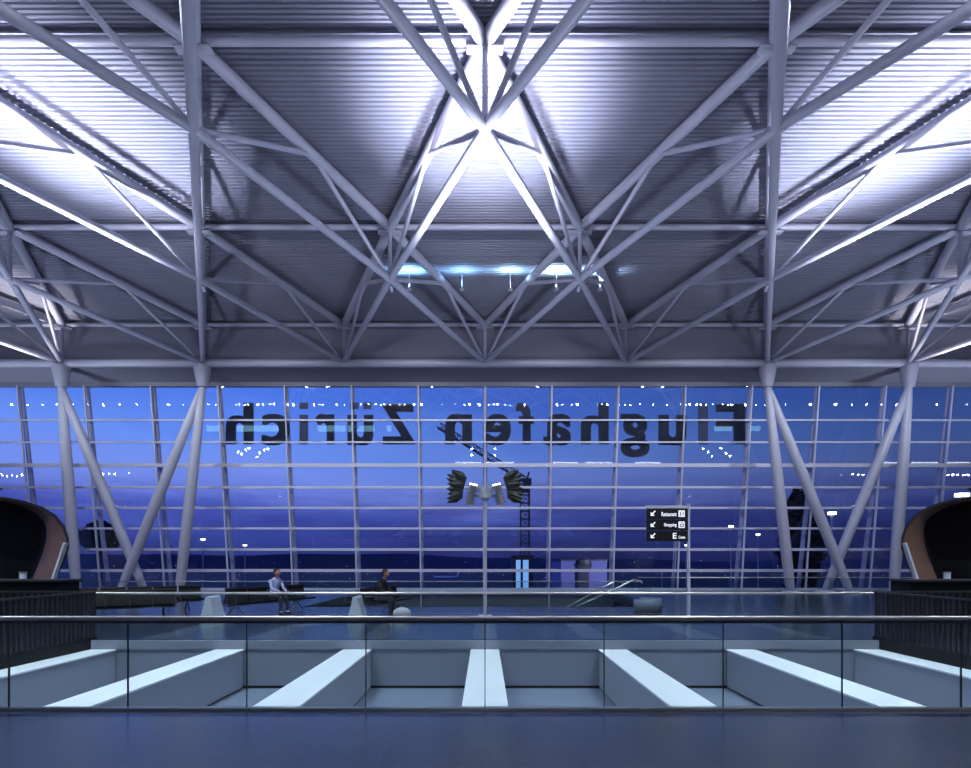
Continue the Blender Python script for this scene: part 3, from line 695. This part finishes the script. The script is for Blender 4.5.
# ================================================================ ESCALATOR
es = thing('escalator', (4.2, 19.6, 0), 'glass-sided escalator going down to the left behind the far railing', 'escalator')
for yy, xt, xb in ((19.0, px(615,0,19).x, px(568,0,19).x), (20.2, px(634,0,20.2).x, px(583,0,20.2).x)):
    sl = (.93)/(xt-xb); xe = xb-4.2*1.0/sl*.45; ze = .93-(xt-xe)*sl
    hb = MB().tube([(xe, yy, ze), (xt, yy, .93), (xt+.25, yy, .90), (xt+.32, yy, .80)], .03, 8); hb.build('handrail', M['rail'], es)
    gm = MB(); gm.v = [(xe, yy, ze), (xt, yy, .91), (xt, yy, .02), (xe, yy, ze-.9)]; gm.f = [(0,1,2,3)]; gm.build('balustrade', M['rglass'], es, smooth=False)
    MB().bar((xe, yy, ze-.95), (xt, yy, -.04), .12, .25).build('truss_side', M['charcoal'], es, smooth=False)
cw = thing('curved_parapet', (5.4, 17.4, 0), 'low curved pale grey parapet beside the escalator landing', 'parapet')
cm = MB(); pp = [(px(634,0,17.2).x, 17.2), (px(650,0,17.2).x, 17.2)] + [(px(650,0,17.2).x+.55*math.sin(a), 17.75-.55*math.cos(a)) for a in [math.pi*k/10 for k in range(1, 11)]]
for (x_, y_) in pp: cm.v += [(x_, y_, 0), (x_, y_, .40)]
for i in range(len(pp)-1): cm.f.append((2*i, 2*i+2, 2*i+3, 2*i+1))
o = cm.build('panel', M['tray'], cw); so = o.modifiers.new('t', 'SOLIDIFY'); so.thickness = .05

# ================================================================ OUTSIDE
ap = MB(); ap.box(-400, 400, 29.6, 900, -6.5, -6.0); tag(ap.build('ground', M['apron'], smooth=False), kind='structure')
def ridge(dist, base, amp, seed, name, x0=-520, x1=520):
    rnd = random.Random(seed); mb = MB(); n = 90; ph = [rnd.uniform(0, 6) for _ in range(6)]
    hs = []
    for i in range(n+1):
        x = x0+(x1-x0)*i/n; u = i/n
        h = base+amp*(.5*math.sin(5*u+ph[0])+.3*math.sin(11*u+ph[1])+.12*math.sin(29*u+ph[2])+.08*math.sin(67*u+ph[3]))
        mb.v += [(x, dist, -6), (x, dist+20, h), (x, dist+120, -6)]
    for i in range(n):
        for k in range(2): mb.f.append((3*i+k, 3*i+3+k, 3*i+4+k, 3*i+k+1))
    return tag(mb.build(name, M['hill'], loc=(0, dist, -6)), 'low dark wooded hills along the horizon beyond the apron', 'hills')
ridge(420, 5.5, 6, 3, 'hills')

def copystart(): pass
lp = thing('apron_light_pole', (0, 80, -6), '', 'light pole', 'apron floodlight poles')
MB().tube([(0, 80, -6), (0, 80, 5.6)], .12, 8).build('pole', M['steel'], lp)
MB().box(-.3, .3, 79.8, 80.2, 5.5, 5.75).build('lamp_head', M['lampw'], lp, smooth=False)
first = True
for (xp, yp, dd, sc, lab) in ((203, 539, 90, 1, 'apron floodlight pole seen just right of the left inner column'), (245, 545, 100, 1, 'apron floodlight pole between the left column and the letters'), (731, 526, 62, .75, 'apron floodlight pole with one bright lamp right of the sign'), (686, 545, 100, .8, 'apron floodlight pole low behind the direction sign'),
                              (832, 512.5, 50, 1, 'bright apron floodlight pole between the right V column legs'), (962, 494, 45, 1.4, 'bright apron floodlight pole above the right pod'), (758, 534, 95, 1, 'faint apron floodlight pole left of the right inner column'), (662, 571, 130, 1.2, 'distant low apron floodlight pole below the sign'), (23, 566, 70, .6, 'apron floodlight pole hidden by the left pod')):
    o = lp if first else copy_tree(lp); first = False
    p = px(xp, yp, dd); s = (p.z+6)/11.7
    o.location = (p.x, dd, -6); o.scale = (sc, sc, s); o['label'] = lab

# tower crane
cr_ = thing('tower_crane', (px(525,0,85).x, 85, -6), 'dark lattice tower crane beyond the glass, jib rising to the left', 'crane')
def lattice(mb, A, Bq, w, n, r=.07, tri=False):
    A = Vector(A); Bq = Vector(Bq); d = (Bq-A).normalized(); u = Vector((0,1,0)); v = d.cross(u).normalized()
    cs = [u*w/2+v*w/2, u*w/2-v*w/2, -u*w/2-v*w/2, -u*w/2+v*w/2] if not tri else [v*w*.9*(-1 if v.z < 0 else 1), u*w/2-v*w*.1, -u*w/2-v*w*.1]
    for c in cs: mb.tube([A+c, Bq+c], r*1.5, 5)
    for k in range(n):
        p, q_ = A.lerp(Bq, k/n), A.lerp(Bq, (k+1)/n)
        for i in range(len(cs)):
            c0, c1 = cs[i], cs[(i+1) % len(cs)]
            mb.tube([p+c0, q_+c1], r, 4); mb.tube([p+c0, p+c1], r, 4)
dd = 85; X = lambda x: px(x, 0, dd).x; Z = lambda y: px(0, y, dd).z
m_ = MB(); lattice(m_, (X(525), dd, -6), (X(525), dd, Z(487)), 1.4, 15); m_.build('tower', M['crane'], cr_, smooth=False)
m_ = MB(); lattice(m_, (X(526), dd, Z(484)), (X(437), dd, Z(428)), 1.1, 14, tri=True); m_.build('jib', M['crane'], cr_, smooth=False)
m_ = MB(); m_.box(X(520.5), X(529), dd-1, dd+1, Z(492), Z(486)); m_.build('turntable', M['crane'], cr_, smooth=False)
m_ = MB(); m_.box(X(523), X(531), dd-1, dd+1, Z(485), Z(479)); m_.tube([(X(527), dd, Z(480)), (X(529), dd, Z(472))], .15, 6); m_.build('counterweight', M['crane'], cr_, smooth=False)
m_ = MB(); m_.tube([(X(524), dd, Z(481)), (X(500), dd, Z(468)), (X(470), dd, Z(447))], .1, 5); m_.build('jib_cable', M['crane'], cr_)

# buildings and masses beyond the glass
def building(x0, x1, y0, dd, dep, m, name, label, cat='building', glow_strips=()):
    a, b = px(x0, y0, dd), px(x1, y0, dd); t = thing(name, ((a.x+b.x)/2, dd, -6), label, cat)
    MB().box(a.x, b.x, dd, dd+dep, -6, a.z).build('wall', m, t, smooth=False)
    MB().box(a.x-.15, b.x+.15, dd-.15, dd+dep+.15, a.z, a.z+.18).build('roof', M['charcoal'], t, smooth=False)
    for (u0, u1, v0, v1) in glow_strips:
        p, q_ = px(u0, v0, dd-.04), px(u1, v1, dd-.04); MB().box(p.x, q_.x, dd-.06, dd+.02, q_.z, p.z).build('reflection_strip', M['strip'], t, smooth=False)
    return t
building(513, 533, 557, 56, 4, M['crane'], 'glow_strip_block', 'dark added block with two glowing pale blue strips for a reflection', glow_strips=((516, 520.5, 560, 590), (523, 528.5, 560, 590)))  # added block; its glowing strips stand in for a bright reflection
building(561, 607, 560.5, 70, 10, M['block'], 'terminal_block', 'low pale violet building seen beyond the escalator')
t = building(578, 589, 566, 60, 2.2, M['crane'], 'observation_tower', 'small dark tower with round top in front of the pale building')
p = px(583.5, 564, 61); MB().tube([(p.x, 61, p.z-1), (p.x, 61, p.z-.2), (p.x, 61, p.z+.5), (p.x, 61, p.z+.8)], [.6, 1.0, .9, .3], 14).build('cab', M['crane'], t)
def tree(xp, ytop, ybot, wpx, dd, seed, label):
    rnd = random.Random(seed); p = px(xp, ytop, dd); q_ = px(xp, ybot, dd); w = wpx*dd/F/2
    t = thing('tree', (p.x, dd, -6), label, 'tree')
    MB().tube([(p.x, dd, -6), (p.x, dd, (p.z+q_.z)/2)], [.3, .12], 8).build('trunk', M['crane'], t)
    mb = MB(); H = p.z-q_.z
    for k in range(900):
        u = rnd.random(); rr_ = w*math.sin(math.pi*min(1, .12+u*.88))**.6; a = rnd.uniform(0, 6.283); r_ = rr_*math.sqrt(rnd.random())
        c = Vector((p.x+math.cos(a)*r_, dd+math.sin(a)*r_, q_.z+H*u)); n = len(mb.v); s = w*.26
        v1 = Vector((rnd.uniform(-1,1), rnd.uniform(-1,1), rnd.uniform(-1,1))).normalized()*s; v2 = v1.cross(Vector((rnd.uniform(-1,1), rnd.uniform(-1,1), rnd.uniform(-1,1)))).normalized()*s*.7
        mb.v += [tuple(c-v1), tuple(c+v2), tuple(c+v1), tuple(c-v2)]; mb.f.append((n, n+1, n+2, n+3))
    mb.build('crown', M['leaf'], t, smooth=False)
tree(800, 489, 592, 40, 44, 1, 'tall dark tree outside between the right inner column legs')
tree(100, 523, 549, 34, 46, 2, 'small dark leafy clump in place of a light mast cluster, outside behind the left V column legs')  # tree shape built in place of a dark light mast cluster
ld = bpy.data.lights.new('block_fill', 'SPOT'); ld.energy = 9000; ld.color = (.62, .66, 1); ld.spot_size = math.radians(80); ld.spot_blend = .7  # lamp without a pole, added to brighten the pale block
lo_ = bpy.data.objects.new('block_fill', ld); C.objects.link(lo_); lo_.location = (20, 52, 3); lo_.rotation_euler = (Vector((13, 70, 0))-Vector((20, 52, 3))).to_track_quat('-Z', 'Y').to_euler()
# parked aircraft
t = thing('parked_aircraft', (px(446,0,230).x, 230, -6), 'small white aircraft parked on the apron far left of the crane', 'aircraft')
c = px(446, 577.5, 230)
MB().tube([(c.x-5.5,230,c.z),(c.x-4.6,230,c.z+.1),(c.x+3,230,c.z+.1),(c.x+5.5,230,c.z+.5)], [.2,.6,.6,.12], 12).build('fuselage', M['plane'], t)
w_ = MB(); w_.v = [(c.x-1.5,230,c.z-.2),(c.x+1,230,c.z-.2),(c.x+2.2,224,c.z+.1),(c.x+1.3,224,c.z+.1),(c.x+2.2,236,c.z+.1),(c.x+1.3,236,c.z+.1)]; w_.f = [(0,1,2,3),(0,1,4,5)]
o = w_.build('wings', M['plane'], t, smooth=False); o.modifiers.new('t', 'SOLIDIFY').thickness = .15
w_ = MB(); w_.prism([(c.x+4,c.z+.3),(c.x+5.4,c.z+.5),(c.x+6,c.z+2.2),(c.x+5.2,c.z+2.2)], 229.92, 230.08); w_.build('tail_fin', M['plane'], t, smooth=False)
w_ = MB()
for dx in (-3.5, 1): w_.tube([(c.x+dx,230,c.z-.5),(c.x+dx,230,-6)], .12, 6)
w_.build('landing_gear', M['crane'], t)
# town lights
tl = MB(); rnd = random.Random(5)
for k in range(150):
    xp = rnd.uniform(60, 920); yp = rnd.choice((rnd.uniform(569, 580), rnd.uniform(560, 578)))
    dd = 400 if yp > 560 else 300; dd = 250+rnd.random()*100; p = px(xp, yp, dd)
    if p.z < -5.8: dd = 7.3*F/(yp-HY); p = px(xp, yp, dd)
    tl.ball(p, .12*dd/250*rnd.uniform(.7, 1.6), 6, 4)
tag(tl.build('town_lights', M['citylight']), 'scattered tiny lights of the town and apron along the horizon', 'lights', kind='stuff')
